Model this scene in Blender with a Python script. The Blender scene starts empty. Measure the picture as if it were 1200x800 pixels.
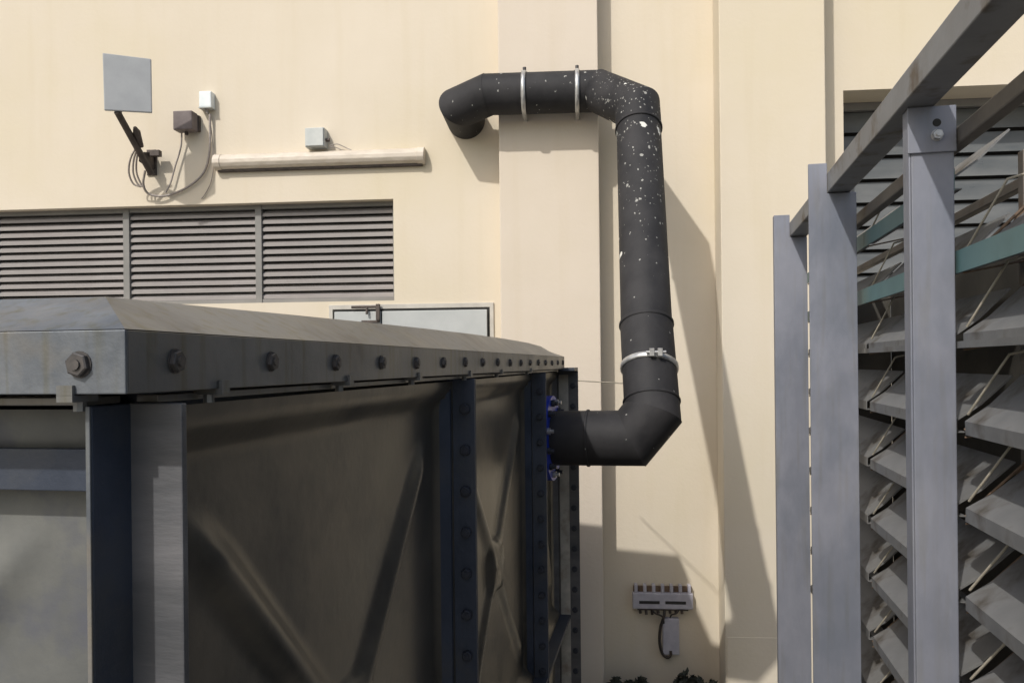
import bpy, bmesh, math, random
from mathutils import Vector, Matrix
random.seed(7)
S = bpy.context.scene
C = S.collection
EYE = 2.6                      # eye height above the ground
F = 950.0                      # focal length in photo pixels (photo 1200 wide)
HX, HY = 600.0, 427.0          # optical axis in the photo
ROLL = math.radians(0.6)

# ---------------------------------------------------------------- camera
cam = bpy.data.cameras.new('camera'); cam.sensor_width = 36; cam.lens = F / 1200 * 36
cam.shift_y = 27 / 1200; cam.clip_start = 0.02; cam.clip_end = 500
co = bpy.data.objects.new('camera', cam); C.objects.link(co)
co.matrix_world = Matrix.Translation((0, 0, EYE)) @ Matrix.Rotation(math.pi / 2, 4, 'X') @ Matrix.Rotation(-ROLL, 4, 'Z')
S.camera = co

# ---------------------------------------------------------------- frames (theta = turn of the v axis to the right of the camera axis)
class Frame:
    def __init__(s, deg):
        s.t = math.radians(deg); s.c = math.cos(s.t); s.s = math.sin(s.t)
    def w(s, u, v, h):         # h is measured from eye height
        return Vector((u * s.c + v * s.s, v * s.c - u * s.s, EYE + h))
WALL = Frame(5.0); TANK = Frame(10.44); SCRN = Frame(11.89)
def ray(px, py):
    x, y = px - HX, py - HY
    c, s = math.cos(ROLL), math.sin(ROLL)
    return ((x * c - y * s) / F, -(x * s + y * c) / F)
def at(fr, px, py, v):         # a place on the plane v = const of a frame
    dx, dz = ray(px, py)
    t = v / (dx * fr.s + fr.c)
    return (t * (dx * fr.c - fr.s), v, t * dz)
def atY(fr, px, py, Y):        # a place at depth Y, in the frame's coordinates
    dx, dz = ray(px, py)
    X = dx * Y
    return (X * fr.c - Y * fr.s, X * fr.s + Y * fr.c, dz * Y)

# ---------------------------------------------------------------- sky, sun, exposure
sun_dir = Vector((0.665, 1.0, -1.12)).normalized()
elev = math.asin(-sun_dir.z); az = math.atan2(-sun_dir.x, -sun_dir.y)   # compass angle of the sun from +Y
W = bpy.data.worlds.new('World'); S.world = W; W.use_nodes = True
nt = W.node_tree; bg = nt.nodes['Background']
sky = nt.nodes.new('ShaderNodeTexSky'); sky.sky_type = 'NISHITA'; sky.sun_disc = False
sky.sun_elevation = elev; sky.sun_rotation = az; sky.air_density = 1.3; sky.dust_density = 3.0; sky.ozone_density = 1.0
nt.links.new(sky.outputs[0], bg.inputs[0]); bg.inputs[1].default_value = 0.15
sl = bpy.data.lights.new('sun', 'SUN'); sl.energy = 3.3; sl.angle = math.radians(1.0); sl.color = (1.0, 0.96, 0.90)
so = bpy.data.objects.new('sun', sl); C.objects.link(so); so.location = (-4, -8, 14)
so.rotation_mode = 'QUATERNION'; so.rotation_quaternion = sun_dir.to_track_quat('-Z', 'Y')
S.view_settings.view_transform = 'Standard'; S.view_settings.look = 'None'; S.view_settings.gamma = 1
S.view_settings.use_curve_mapping = False
S.view_settings.exposure = -0.12
S.render.engine = 'CYCLES'; S.cycles.max_bounces = 8; S.cycles.diffuse_bounces = 5

# ---------------------------------------------------------------- materials
def mat(name, col, col2=None, scale=4.0, rough=0.6, rough2=None, metal=0.0, bump=0.0, bscale=60.0, detail=6.0, mix=(0.35, 0.68),
        stretch=(1, 1, 1), col3=None, scale3=1.5, mix3=(0.5, 0.62), spec=0.5, streak=0.0, ss=1.0):
    m = bpy.data.materials.new(name); m.use_nodes = True
    n = m.node_tree.nodes; l = m.node_tree.links; b = n['Principled BSDF']
    b.inputs['Metallic'].default_value = metal; b.inputs['Roughness'].default_value = rough
    b.inputs['Specular IOR Level'].default_value = spec
    tc = n.new('ShaderNodeTexCoord'); mp = n.new('ShaderNodeMapping'); mp.inputs['Scale'].default_value = stretch
    l.new(tc.outputs['Object'], mp.inputs[0])
    def noise(sc, de=detail, ro=0.6):
        t = n.new('ShaderNodeTexNoise'); t.inputs['Scale'].default_value = sc; t.inputs['Detail'].default_value = de
        t.inputs['Roughness'].default_value = ro; l.new(mp.outputs[0], t.inputs['Vector']); return t
    def ramp(src, a, c0, bb, c1):
        r = n.new('ShaderNodeValToRGB'); r.color_ramp.elements[0].position = a; r.color_ramp.elements[1].position = bb
        r.color_ramp.elements[0].color = (*c0, 1); r.color_ramp.elements[1].color = (*c1, 1); l.new(src, r.inputs[0]); return r
    def mixc(f, a, c):
        x = n.new('ShaderNodeMix'); x.data_type = 'RGBA'; l.new(f, x.inputs[0])
        for i, q in ((6, a), (7, c)):
            if isinstance(q, tuple): x.inputs[i].default_value = (*q, 1)
            else: l.new(q, x.inputs[i])
        return x.outputs[2]
    if col2:
        a = noise(scale); r = ramp(a.outputs[0], mix[0], col, mix[1], col2); out = r.outputs[0]
        if col3:
            a3 = noise(scale3, 5); r3 = ramp(a3.outputs[0], mix3[0], (0, 0, 0), mix3[1], (1, 1, 1)); out = mixc(r3.outputs[0], out, col3)
        if streak:             # rain streaks: noise drawn out along the height
            m2 = n.new('ShaderNodeMapping'); m2.inputs['Scale'].default_value = (5 * ss, 5 * ss, 0.35 * ss); l.new(tc.outputs['Object'], m2.inputs[0])
            t2 = n.new('ShaderNodeTexNoise'); t2.inputs['Scale'].default_value = 2.2; t2.inputs['Detail'].default_value = 7; l.new(m2.outputs[0], t2.inputs['Vector'])
            r2 = ramp(t2.outputs[0], 0.52, (1, 1, 1), 0.75, (1 - streak * 1.1, 1 - streak * 1.4, 1 - streak * 2.4))
            mm = n.new('ShaderNodeMix'); mm.data_type = 'RGBA'; mm.blend_type = 'MULTIPLY'; mm.inputs[0].default_value = 1
            l.new(out, mm.inputs[6]); l.new(r2.outputs[0], mm.inputs[7]); out = mm.outputs[2]
        l.new(out, b.inputs['Base Color'])
        if rough2 is not None:
            rr = ramp(a.outputs[0], 0.3, (rough,) * 3, 0.7, (rough2,) * 3); l.new(rr.outputs[0], b.inputs['Roughness'])
    else: b.inputs['Base Color'].default_value = (*col, 1)
    if bump:
        bn = noise(bscale, 4); bu = n.new('ShaderNodeBump'); bu.inputs['Strength'].default_value = bump; bu.inputs['Distance'].default_value = 0.01
        l.new(bn.outputs[0], bu.inputs['Height']); l.new(bu.outputs[0], b.inputs['Normal'])
    m['_h'] = 1
    return m
M = {}
M['render'] = mat('cream_render', (0.605, 0.54, 0.432), (0.645, 0.58, 0.478), scale=0.9, rough=0.9, bump=0.14, bscale=40, detail=9,
                  col3=(0.60, 0.535, 0.395), scale3=0.55, mix3=(0.5, 0.75), spec=0.2, streak=0.022)
M['pink_render'] = mat('pinkish_render', (0.59, 0.522, 0.435), (0.63, 0.562, 0.475), scale=1.1, rough=0.9, bump=0.14, bscale=40, detail=9,
                  col3=(0.585, 0.52, 0.41), scale3=0.6, mix3=(0.5, 0.8), spec=0.2, streak=0.022)
M['vent'] = mat('vent_grey_paint', (0.24, 0.222, 0.215), (0.31, 0.29, 0.28), scale=3, rough=0.5, rough2=0.65, stretch=(1, 1, 4))
M['ventframe'] = mat('vent_frame_paint', (0.17, 0.168, 0.16), (0.215, 0.21, 0.20), scale=5, rough=0.55)
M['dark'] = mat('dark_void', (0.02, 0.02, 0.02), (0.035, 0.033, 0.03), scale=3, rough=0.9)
M['casing'] = mat('dark_brown_casing', (0.03, 0.028, 0.023), (0.06, 0.055, 0.045), scale=5, rough=0.8)
M['galv'] = mat('galvanised_steel', (0.10, 0.113, 0.13), (0.20, 0.212, 0.225), scale=9, rough=0.45, rough2=0.65, metal=0.35, bump=0.08, bscale=90,
                col3=(0.19, 0.175, 0.15), scale3=5, mix3=(0.5, 0.66), streak=0.2, ss=6)
M['skirt'] = mat('weathered_cover_sheet', (0.14, 0.145, 0.148), (0.235, 0.238, 0.238), scale=6, rough=0.32, rough2=0.5, metal=0.6, bump=0.06, bscale=40,
                col3=(0.12, 0.11, 0.098), scale3=3, mix3=(0.5, 0.7), streak=0.22, ss=5)
M['bluesteel'] = mat('blue_grey_steel', (0.026, 0.036, 0.058), (0.05, 0.062, 0.09), scale=7, rough=0.45, rough2=0.6, metal=0.2, bump=0.1, bscale=70,
                col3=(0.06, 0.064, 0.07), scale3=5, mix3=(0.52, 0.72))
M['panel'] = mat('stained_steel_panel', (0.10, 0.098, 0.086), (0.20, 0.182, 0.152), scale=3.5, rough=0.27, rough2=0.42, metal=0.65, bump=0.06, bscale=35,
                col3=(0.05, 0.053, 0.056), scale3=2.2, mix3=(0.5, 0.72), detail=9)
M['frontpanel'] = mat('mottled_grey_panel', (0.075, 0.080, 0.082), (0.145, 0.148, 0.138), scale=5, rough=0.6, rough2=0.8, metal=0.1, bump=0.1, bscale=30, detail=8,
                col3=(0.085, 0.09, 0.11), scale3=9, mix3=(0.5, 0.66))
M['flange'] = mat('grey_flange_steel', (0.085, 0.088, 0.095), (0.15, 0.15, 0.158), scale=10, rough=0.5, rough2=0.7, metal=0.3, bump=0.1, bscale=80, stretch=(0.4, 0.4, 1.6),
                col3=(0.065, 0.07, 0.08), scale3=4, mix3=(0.5, 0.75))
M['bolt'] = mat('dark_bolt_steel', (0.045, 0.045, 0.047), (0.11, 0.10, 0.095), scale=40, rough=0.5, metal=0.5)
M['boltblue'] = mat('dark_blue_bolt', (0.012, 0.016, 0.026), (0.03, 0.035, 0.05), scale=40, rough=0.6)
M['boltlight'] = mat('zinc_bolt_steel', (0.35, 0.35, 0.36), (0.5, 0.5, 0.5), scale=40, rough=0.4, metal=0.6)
M['pale'] = mat('pale_stained_strip', (0.34, 0.33, 0.30), (0.50, 0.48, 0.43), scale=14, rough=0.6, rough2=0.8, col3=(0.22, 0.18, 0.14), scale3=9, mix3=(0.52, 0.7))
M['blue'] = mat('bright_blue_paint', (0.012, 0.04, 0.42), (0.02, 0.06, 0.55), scale=20, rough=0.4)
M['strap'] = mat('zinc_strap', (0.42, 0.42, 0.42), (0.6, 0.6, 0.58), scale=30, rough=0.35, rough2=0.5, metal=0.7)
M['post'] = mat('grey_lilac_post_paint', (0.165, 0.178, 0.218), (0.235, 0.247, 0.292), scale=5, rough=0.5, rough2=0.65, metal=0.15, bump=0.08, bscale=60,
                col3=(0.13, 0.147, 0.185), scale3=3.5, mix3=(0.5, 0.68), streak=0.08, ss=4, stretch=(1, 1, 0.5))
M['rail'] = mat('dull_grey_rail', (0.19, 0.192, 0.195), (0.26, 0.262, 0.265), scale=8, rough=0.5, rough2=0.7, metal=0.25, bump=0.06,
                col3=(0.12, 0.095, 0.072), scale3=7, mix3=(0.55, 0.68))
M['tube'] = mat('brown_grey_tube', (0.13, 0.115, 0.10), (0.19, 0.172, 0.15), scale=9, rough=0.55, metal=0.2, col3=(0.14, 0.09, 0.06), scale3=8, mix3=(0.56, 0.7))
M['blade'] = mat('grey_blade', (0.135, 0.138, 0.14), (0.205, 0.207, 0.207), scale=6, rough=0.5, rough2=0.68, metal=0.2, bump=0.06,
                col3=(0.075, 0.066, 0.055), scale3=6, mix3=(0.52, 0.68))
M['teal'] = mat('teal_lip', (0.075, 0.145, 0.15), (0.10, 0.185, 0.19), scale=8, rough=0.5)
M['rust'] = mat('rusty_bracket', (0.10, 0.065, 0.045), (0.20, 0.14, 0.09), scale=25, rough=0.8, metal=0.1)
M['wire'] = mat('pale_stay_wire', (0.25, 0.23, 0.18), (0.35, 0.32, 0.26), scale=30, rough=0.6)
M['white'] = mat('white_plastic', (0.66, 0.72, 0.74), (0.74, 0.78, 0.78), scale=20, rough=0.4)
M['antenna'] = mat('grey_antenna_plastic', (0.30, 0.315, 0.33), (0.34, 0.355, 0.37), scale=10, rough=0.55)
M['boxgrey'] = mat('pale_grey_box', (0.42, 0.45, 0.44), (0.52, 0.54, 0.52), scale=12, rough=0.5)
M['brownbox'] = mat('dark_brown_box', (0.12, 0.095, 0.092), (0.17, 0.14, 0.135), scale=15, rough=0.55)
M['darkmetal'] = mat('dark_brown_bracket', (0.045, 0.035, 0.03), (0.10, 0.08, 0.07), scale=20, rough=0.6, metal=0.2)
M['cable'] = mat('grey_cable', (0.24, 0.21, 0.19), (0.34, 0.30, 0.27), scale=30, rough=0.6)
M['blackcable'] = mat('black_cable', (0.02, 0.018, 0.016), (0.05, 0.035, 0.025), scale=30, rough=0.6)
M['lamp'] = mat('aged_white_fitting', (0.50, 0.44, 0.36), (0.64, 0.58, 0.50), scale=12, rough=0.5, stretch=(1, 1, 3), col3=(0.36, 0.31, 0.25), scale3=6, mix3=(0.55, 0.8))
M['hatch'] = mat('pale_grey_hatch', (0.38, 0.40, 0.40), (0.45, 0.47, 0.465), scale=4, rough=0.4, rough2=0.6)
M['hatchframe'] = mat('grey_hatch_frame', (0.42, 0.40, 0.36), (0.52, 0.50, 0.45), scale=8, rough=0.6)
M['ground'] = mat('grey_concrete', (0.24, 0.225, 0.20), (0.34, 0.32, 0.29), scale=1.5, rough=0.9, bump=0.3, bscale=20, detail=10)
M['leaf'] = mat('dark_leaf', (0.010, 0.012, 0.009), (0.03, 0.035, 0.02), scale=20, rough=0.7)
M['glass'] = mat('grey_window_pane', (0.085, 0.092, 0.094), (0.135, 0.14, 0.14), scale=2, rough=0.25, rough2=0.5, stretch=(1, 1, 4))
M['fixture'] = mat('lilac_grey_fixture', (0.36, 0.35, 0.40), (0.46, 0.45, 0.49), scale=18, rough=0.5)

def pipe_mat():                # black lagging with dried paint or droppings on its upper part
    m = mat('black_pipe_lagging', (0.016, 0.016, 0.018), (0.036, 0.035, 0.037), scale=6, rough=0.62, rough2=0.75, bump=0.12, bscale=30, spec=0.3)
    n = m.node_tree.nodes; l = m.node_tree.links; b = n['Principled BSDF']
    tc = n.new('ShaderNodeTexCoord'); base = b.inputs['Base Color'].links[0].from_socket
    sep = n.new('ShaderNodeSeparateXYZ'); l.new(tc.outputs['Object'], sep.inputs[0])
    hgt = n.new('ShaderNodeMapRange'); l.new(sep.outputs[2], hgt.inputs[0])
    hgt.inputs[1].default_value = 0.5; hgt.inputs[2].default_value = 1.5; hgt.inputs[3].default_value = 0.05; hgt.inputs[4].default_value = 1.0
    px = n.new('ShaderNodeMapRange'); l.new(sep.outputs[0], px.inputs[0])      # thins out along the run above the pillar
    px.inputs[1].default_value = -0.30; px.inputs[2].default_value = -0.08; px.inputs[3].default_value = 0.10; px.inputs[4].default_value = 1.0
    mul = n.new('ShaderNodeMath'); mul.operation = 'MULTIPLY'; l.new(hgt.outputs[0], mul.inputs[0]); l.new(px.outputs[0], mul.inputs[1])
    last = base
    for sc, rad, amt in ((90, 0.40, 0.36), (50, 0.40, 0.24), (14, 0.30, 0.38)):
        v = n.new('ShaderNodeTexVoronoi'); v.inputs['Scale'].default_value = sc; v.inputs['Randomness'].default_value = 1
        dn = n.new('ShaderNodeTexNoise'); dn.inputs['Scale'].default_value = sc * 1.6; dn.inputs['Detail'].default_value = 3; l.new(tc.outputs['Object'], dn.inputs['Vector'])
        dm = n.new('ShaderNodeVectorMath'); dm.operation = 'MULTIPLY_ADD'; l.new(dn.outputs['Color'], dm.inputs[0]); dm.inputs[1].default_value = (.9 / sc,) * 3
        st_ = n.new('ShaderNodeVectorMath'); st_.operation = 'MULTIPLY'; l.new(tc.outputs['Object'], st_.inputs[0]); st_.inputs[1].default_value = (1, 1, .7)   # runs a little down the pipe
        l.new(st_.outputs[0], dm.inputs[2]); l.new(dm.outputs[0], v.inputs['Vector'])
        rr = n.new('ShaderNodeSeparateColor'); l.new(v.outputs['Color'], rr.inputs[0])
        # spot radius = rad * random; only some cells
        r1 = n.new('ShaderNodeMath'); r1.operation = 'MULTIPLY'; l.new(rr.outputs[0], r1.inputs[0]); r1.inputs[1].default_value = rad
        lt = n.new('ShaderNodeMath'); lt.operation = 'LESS_THAN'; l.new(v.outputs['Distance'], lt.inputs[0]); l.new(r1.outputs[0], lt.inputs[1])
        pm = n.new('ShaderNodeMath'); pm.operation = 'MULTIPLY'; l.new(mul.outputs[0], pm.inputs[0]); pm.inputs[1].default_value = amt * 0.75
        ok = n.new('ShaderNodeMath'); ok.operation = 'LESS_THAN'; l.new(rr.outputs[1], ok.inputs[0]); l.new(pm.outputs[0], ok.inputs[1])
        f = n.new('ShaderNodeMath'); f.operation = 'MULTIPLY'; l.new(lt.outputs[0], f.inputs[0]); l.new(ok.outputs[0], f.inputs[1])
        x = n.new('ShaderNodeMix'); x.data_type = 'RGBA'; l.new(f.outputs[0], x.inputs[0]); l.new(last, x.inputs[6])
        x.inputs[7].default_value = (0.30, 0.30, 0.28, 1) if sc > 30 else (0.62, 0.62, 0.58, 1)
        last = x.outputs[2]
    l.new(last, b.inputs['Base Color'])
    return m
M['pipe'] = pipe_mat()

# ---------------------------------------------------------------- things and parts
class Thing:
    """An Empty at the thing's base; parts are written in the frame's u, v, h and stored relative to it."""
    def __init__(s, name, fr, org, label, cat, group=None, kind=None):
        s.fr = fr; s.org = Vector(org)
        s.o = bpy.data.objects.new(name, None); s.o.empty_display_size = 0.1; C.objects.link(s.o)
        s.o.location = fr.w(*org); s.o.rotation_euler = (0, 0, -fr.t)
        s.o['label'] = label; s.o['category'] = cat
        if group: s.o['group'] = group
        if kind: s.o['kind'] = kind
class MB:
    def __init__(s): s.v = []; s.f = []; s.sm = []
    def add(s, vs, fs, smooth=False):
        k = len(s.v); s.v += [tuple(p) for p in vs]; s.f += [tuple(i + k for i in f) for f in fs]; s.sm += [smooth] * len(fs)
    def box(s, u0, u1, v0, v1, h0, h1):
        vs = [(u, v, h) for u in (u0, u1) for v in (v0, v1) for h in (h0, h1)]
        s.add(vs, [(0, 1, 3, 2), (4, 6, 7, 5), (0, 4, 5, 1), (2, 3, 7, 6), (0, 2, 6, 4), (1, 5, 7, 3)])
    def quadprism(s, pts, ext):       # polygon pts extruded by vector ext
        n = len(pts); e = Vector(ext); vs = [Vector(p) for p in pts] + [Vector(p) + e for p in pts]
        s.add(vs, [tuple(range(n))[::-1], tuple(range(n, 2 * n))] + [(i, (i + 1) % n, n + (i + 1) % n, n + i) for i in range(n)])
    def tube(s, pts, r, n=8, caps=True, rr=None):
        pts = [Vector(p) for p in pts]; N = len(pts); rings = []
        up = Vector((0.13, 0.21, 0.97)); 
        t0 = (pts[1] - pts[0]).normalized(); a = t0.cross(up)
        if a.length < 1e-3: a = t0.cross(Vector((1, 0, 0)))
        a.normalize()
        for i, p in enumerate(pts):
            if i == 0: t = (pts[1] - p).normalized()
            elif i == N - 1: t = (p - pts[-2]).normalized()
            else: t = ((pts[i + 1] - p).normalized() + (p - pts[i - 1]).normalized()).normalized()
            a = (a - t * a.dot(t)).normalized(); b = t.cross(a)
            R = rr[i] if rr else r
            rings.append([p + (a * math.cos(q) + b * math.sin(q)) * R for q in [2 * math.pi * j / n for j in range(n)]])
        vs = [p for rg in rings for p in rg]
        fs = [(i * n + j, i * n + (j + 1) % n, (i + 1) * n + (j + 1) % n, (i + 1) * n + j) for i in range(N - 1) for j in range(n)]
        s.add(vs, fs, True)
        if caps: s.add(rings[0], [tuple(range(n))]); s.add(rings[-1], [tuple(range(n))[::-1]])
    def build(s, name, m, thing, parent=None, bevel=0.0, label=None, extra=None):
        me = bpy.data.meshes.new(name)
        base = thing.org
        me.from_pydata([(p[0] - base.x, p[1] - base.y, p[2] - base.z) for p in s.v], [], s.f)
        me.materials.append(m if not isinstance(m, str) else M[m])
        bm = bmesh.new(); bm.from_mesh(me)
        bmesh.ops.recalc_face_normals(bm, faces=bm.faces) if not extra else None
        bm.to_mesh(me); bm.free()
        for p, q in zip(me.polygons, s.sm): p.use_smooth = q
        o = bpy.data.objects.new(name, me); C.objects.link(o); o.parent = parent or thing.o
        if bevel:
            b = o.modifiers.new('bevel', 'BEVEL'); b.width = bevel; b.segments = 2; b.limit_method = 'ANGLE'; b.harden_normals = False
        if label: o['label'] = label
        return o
def put(name, me, thing, pos, parent=None, rot=None, scale=None):
    o = bpy.data.objects.new(name, me); C.objects.link(o); o.parent = parent or thing.o
    o.location = Vector(pos) - thing.org
    if rot: o.rotation_euler = rot
    if scale: o.scale = scale
    return o
def solo(name, mb, m, fr, org, label, cat, group=None, bevel=0.0):   # a thing that is one mesh
    me = bpy.data.meshes.new(name); b = Vector(org)
    me.from_pydata([tuple(Vector(p) - b) for p in mb.v], [], mb.f); me.materials.append(M[m])
    bm = bmesh.new(); bm.from_mesh(me); bmesh.ops.recalc_face_normals(bm, faces=bm.faces); bm.to_mesh(me); bm.free()
    for p, q in zip(me.polygons, mb.sm): p.use_smooth = q
    o = bpy.data.objects.new(name, me); C.objects.link(o); o.location = fr.w(*org); o.rotation_euler = (0, 0, -fr.t)
    o['label'] = label; o['category'] = cat
    if group: o['group'] = group
    if bevel:
        x = o.modifiers.new('bevel', 'BEVEL'); x.width = bevel; x.segments = 2; x.limit_method = 'ANGLE'
    return o
def bolt_mesh(m, r=0.0125, head=0.009):   # washer, hexagonal head and stub of thread, pointing along -Y
    b = MB()
    for rr, a, c, n in ((r * 1.08, 0.0, -0.0015, 16), (r, -0.0015, -0.0015 - head, 6), (r * 0.45, -0.0015 - head, -0.003 - head * 1.15, 10)):
        ring = lambda y, q: [(q * math.cos(2 * math.pi * i / n), y, q * math.sin(2 * math.pi * i / n)) for i in range(n)]
        k = r * 0.12
        vs = ring(a, rr) + ring(c + (k if n == 6 else 0), rr) + ring(c, rr * (0.88 if n == 6 else 0.97))
        b.add(vs, [(i, (i + 1) % n, n + (i + 1) % n, n + i) for i in range(n)] + [(n + i, n + (i + 1) % n, 2 * n + (i + 1) % n, 2 * n + i) for i in range(n)] + [tuple(range(2 * n, 3 * n))])
    me = bpy.data.meshes.new('bolt'); me.from_pydata(b.v, [], b.f); me.materials.append(M[m])
    bm = bmesh.new(); bm.from_mesh(me); bmesh.ops.recalc_face_normals(bm, faces=bm.faces); bm.to_mesh(me); bm.free()
    return me
BOLT = bolt_mesh('bolt', .0125, .0075); BOLTB = bolt_mesh('boltblue', .0135, .010); BOLTL = bolt_mesh('boltlight')
def spline(pts, k=8):          # Catmull-Rom through points
    P = [Vector(p) for p in pts]; P = [P[0] * 2 - P[1]] + P + [P[-1] * 2 - P[-2]]; out = []
    for i in range(1, len(P) - 2):
        for j in range(k):
            t = j / k; a, b, c, e = P[i - 1], P[i], P[i + 1], P[i + 2]
            out.append(0.5 * ((2 * b) + (c - a) * t + (2 * a - 5 * b + 4 * c - e) * t * t + (3 * b - a - 3 * c + e) * t ** 3))
    out.append(P[-2]); return out

# ---------------------------------------------------------------- ground
def ground():
    n = 24; R = 150; me = bpy.data.meshes.new('ground')
    xs = [(-1 + 2 * i / n) for i in range(n + 1)]; xs = [math.copysign(abs(x) ** 2.2, x) * R for x in xs]
    vs = [(x, y, 0) for x in xs for y in xs]; fs = [(i * (n + 1) + j, (i + 1) * (n + 1) + j, (i + 1) * (n + 1) + j + 1, i * (n + 1) + j + 1) for i in range(n) for j in range(n)]
    me.from_pydata(vs, [], fs); me.materials.append(M['ground'])
    o = bpy.data.objects.new('ground', me); C.objects.link(o); o['kind'] = 'structure'
ground()

# ---------------------------------------------------------------- building
VW = 5.2; GR = -EYE; TOP = 4.6
B = Thing('building', WALL, (0, VW, GR), 'cream rendered building with a wide louvred vent and flat pilasters behind the tank', 'building')
v_u0 = at(WALL, -160, 300, VW)[0]; v_u1 = at(WALL, 461.5, 300, VW)[0]
v_h1 = at(WALL, 461, 233, VW)[2]; v_h0 = at(WALL, 461, 352, VW)[2]
w_u0 = at(WALL, 989, 200, VW)[0]; w_u1 = w_u0 + 2.4; w_h1 = at(WALL, 1100, 102, VW)[2]; w_h0 = -0.1
p1_u0 = at(WALL, 586, 300, 5.03)[0]; p1_u1 = at(WALL, 703, 300, 5.03)[0]
p2_u0 = at(WALL, 845, 300, 4.98)[0]; p2_u1 = at(WALL, 967, 100, 4.98)[0]
P1V, P2V = 5.03, 4.975
def wall_front(mb, u0, u1, holes):
    us = sorted({u0, u1, *[x for q in holes for x in q[:2]]}); hs = sorted({GR, TOP, *[x for q in holes for x in q[2:4]]})
    for a, b in zip(us, us[1:]):
        for c, e in zip(hs, hs[1:]):
            if any(q[0] - 1e-6 <= a and b <= q[1] + 1e-6 and q[2] - 1e-6 <= c and e <= q[3] + 1e-6 for q in holes): continue
            mb.add([(a, VW, c), (b, VW, c), (b, VW, e), (a, VW, e)], [(0, 1, 2, 3)])
    for (a, b, c, e, dd) in holes:
        V2 = VW + dd
        mb.add([(a, VW, c), (b, VW, c), (b, V2, c), (a, V2, c)], [(0, 1, 2, 3)]); mb.add([(a, VW, e), (b, VW, e), (b, V2, e), (a, V2, e)], [(0, 1, 2, 3)])
        mb.add([(a, VW, c), (a, VW, e), (a, V2, e), (a, V2, c)], [(0, 1, 2, 3)]); mb.add([(b, VW, c), (b, VW, e), (b, V2, e), (b, V2, c)], [(0, 1, 2, 3)])
mb = MB(); wall_front(mb, -9, 9, [(v_u0, v_u1, v_h0, v_h1, 0.30), (w_u0, w_u1, w_h0, w_h1, 0.35)])
mb.box(-9, 9, VW + 0.45, VW + 0.6, GR, TOP); mb.box(-9, 9, VW + 0.002, VW + 0.448, TOP, TOP + 0.15)
mb.build('wall', 'render', B, extra=True)
mb = MB(); mb.box(p1_u0, p1_u1, P1V, VW + 0.001, GR, TOP); mb.build('pilaster', 'pink_render', B, bevel=0.006, label='narrow pilaster that the black pipe crosses')
mb = MB(); mb.box(p2_u0, p2_u1, P2V, VW + 0.001, GR, TOP); mb.build('pilaster', 'render', B, bevel=0.006, label='wide pilaster right of the black pipe')
# vent: frame, mullions, slats
mb = MB(); vf = VW + 0.075; fw = 0.022
mb.box(v_u0, v_u1, vf, vf + 0.05, v_h1 - 0.028, v_h1); mb.box(v_u0, v_u1, vf, vf + 0.05, v_h0, v_h0 + 0.03)
mb.box(v_u1 - fw, v_u1, vf - 0.003, vf + 0.053, v_h0, v_h1); mb.box(v_u0, v_u0 + fw, vf - 0.003, vf + 0.053, v_h0, v_h1)
vent = mb.build('louvre_vent', 'ventframe', B, bevel=0.002)
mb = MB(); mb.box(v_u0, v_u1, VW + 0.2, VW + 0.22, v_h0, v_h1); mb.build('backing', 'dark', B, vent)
muls = [at(WALL, x, 300, VW + 0.07)[0] for x in (-8, 148, 303)]
for u in muls:
    mb = MB(); mb.box(u - 0.022, u + 0.022, vf - 0.006, vf + 0.056, v_h0 + 0.002, v_h1 - 0.002); mb.build('mullion', 'ventframe', B, vent, bevel=0.002)
edges = [v_u0 + fw] + muls + [v_u1 - fw]
NS = 12; pitch = (v_h1 - v_h0 - 0.058) / NS
for k in range(4):
    a = edges[k] + (0.022 if k else 0.0); b = edges[k + 1] - (0.022 if k < 3 else 0)
    sl_ = MB(); w2 = (b - a) / 2 - 0.002
    # slat profile: short front lip, blade rising inward
    prof = [(0.0, 0.0), (0.0, 0.019), (0.038, 0.045), (0.040, 0.042), (0.004, 0.016), (0.003, 0.0)]
    sl_.quadprism([(-w2, y, z) for y, z in prof], (2 * w2, 0, 0))
    me = bpy.data.meshes.new('slat'); me.from_pydata([tuple(p) for p in sl_.v], [], sl_.f); me.materials.append(M['vent'])
    bm = bmesh.new(); bm.from_mesh(me); bmesh.ops.recalc_face_normals(bm, faces=bm.faces); bm.to_mesh(me); bm.free()
    for i in range(NS):
        o = put('slat', me, B, ((a + b) / 2, vf + 0.008, v_h0 + 0.032 + i * pitch), vent)
        o.rotation_euler = (random.uniform(-.02, .02), random.uniform(-.0015, .0015), 0)
# window at the right
mb = MB(); wf = VW + 0.25
mb.box(w_u0, w_u1, wf, wf + 0.06, w_h1 - 0.05, w_h1 - 0.001); mb.box(w_u0 + 0.001, w_u0 + 0.05, wf + 0.003, wf + 0.057, w_h0, w_h1)
mb.box(w_u1 - 0.05, w_u1 - 0.001, wf + 0.003, wf + 0.057, w_h0, w_h1); mb.box(w_u0, w_u1, wf, wf + 0.06, w_h0, w_h0 + 0.05)
win = mb.build('window', 'ventframe', B, bevel=0.003)
npan = 11; ph = (w_h1 - w_h0 - 0.1) / npan
for i in range(npan):
    h = w_h0 + 0.05 + i * ph; mb = MB()
    mb.quadprism([(w_u0 + 0.052, wf + 0.012, h + 0.012), (w_u0 + 0.052, wf + 0.018, h + 0.012), (w_u0 + 0.052, wf + 0.046, h + ph - 0.006), (w_u0 + 0.052, wf + 0.040, h + ph - 0.006)], (w_u1 - w_u0 - 0.104, 0, 0))
    mb.build('pane', 'glass', B, win)
mb = MB(); mb.box(w_u0, w_u1, VW + 0.33, VW + 0.345, w_h0, w_h1); mb.build('backing', 'dark', B, win)
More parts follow.
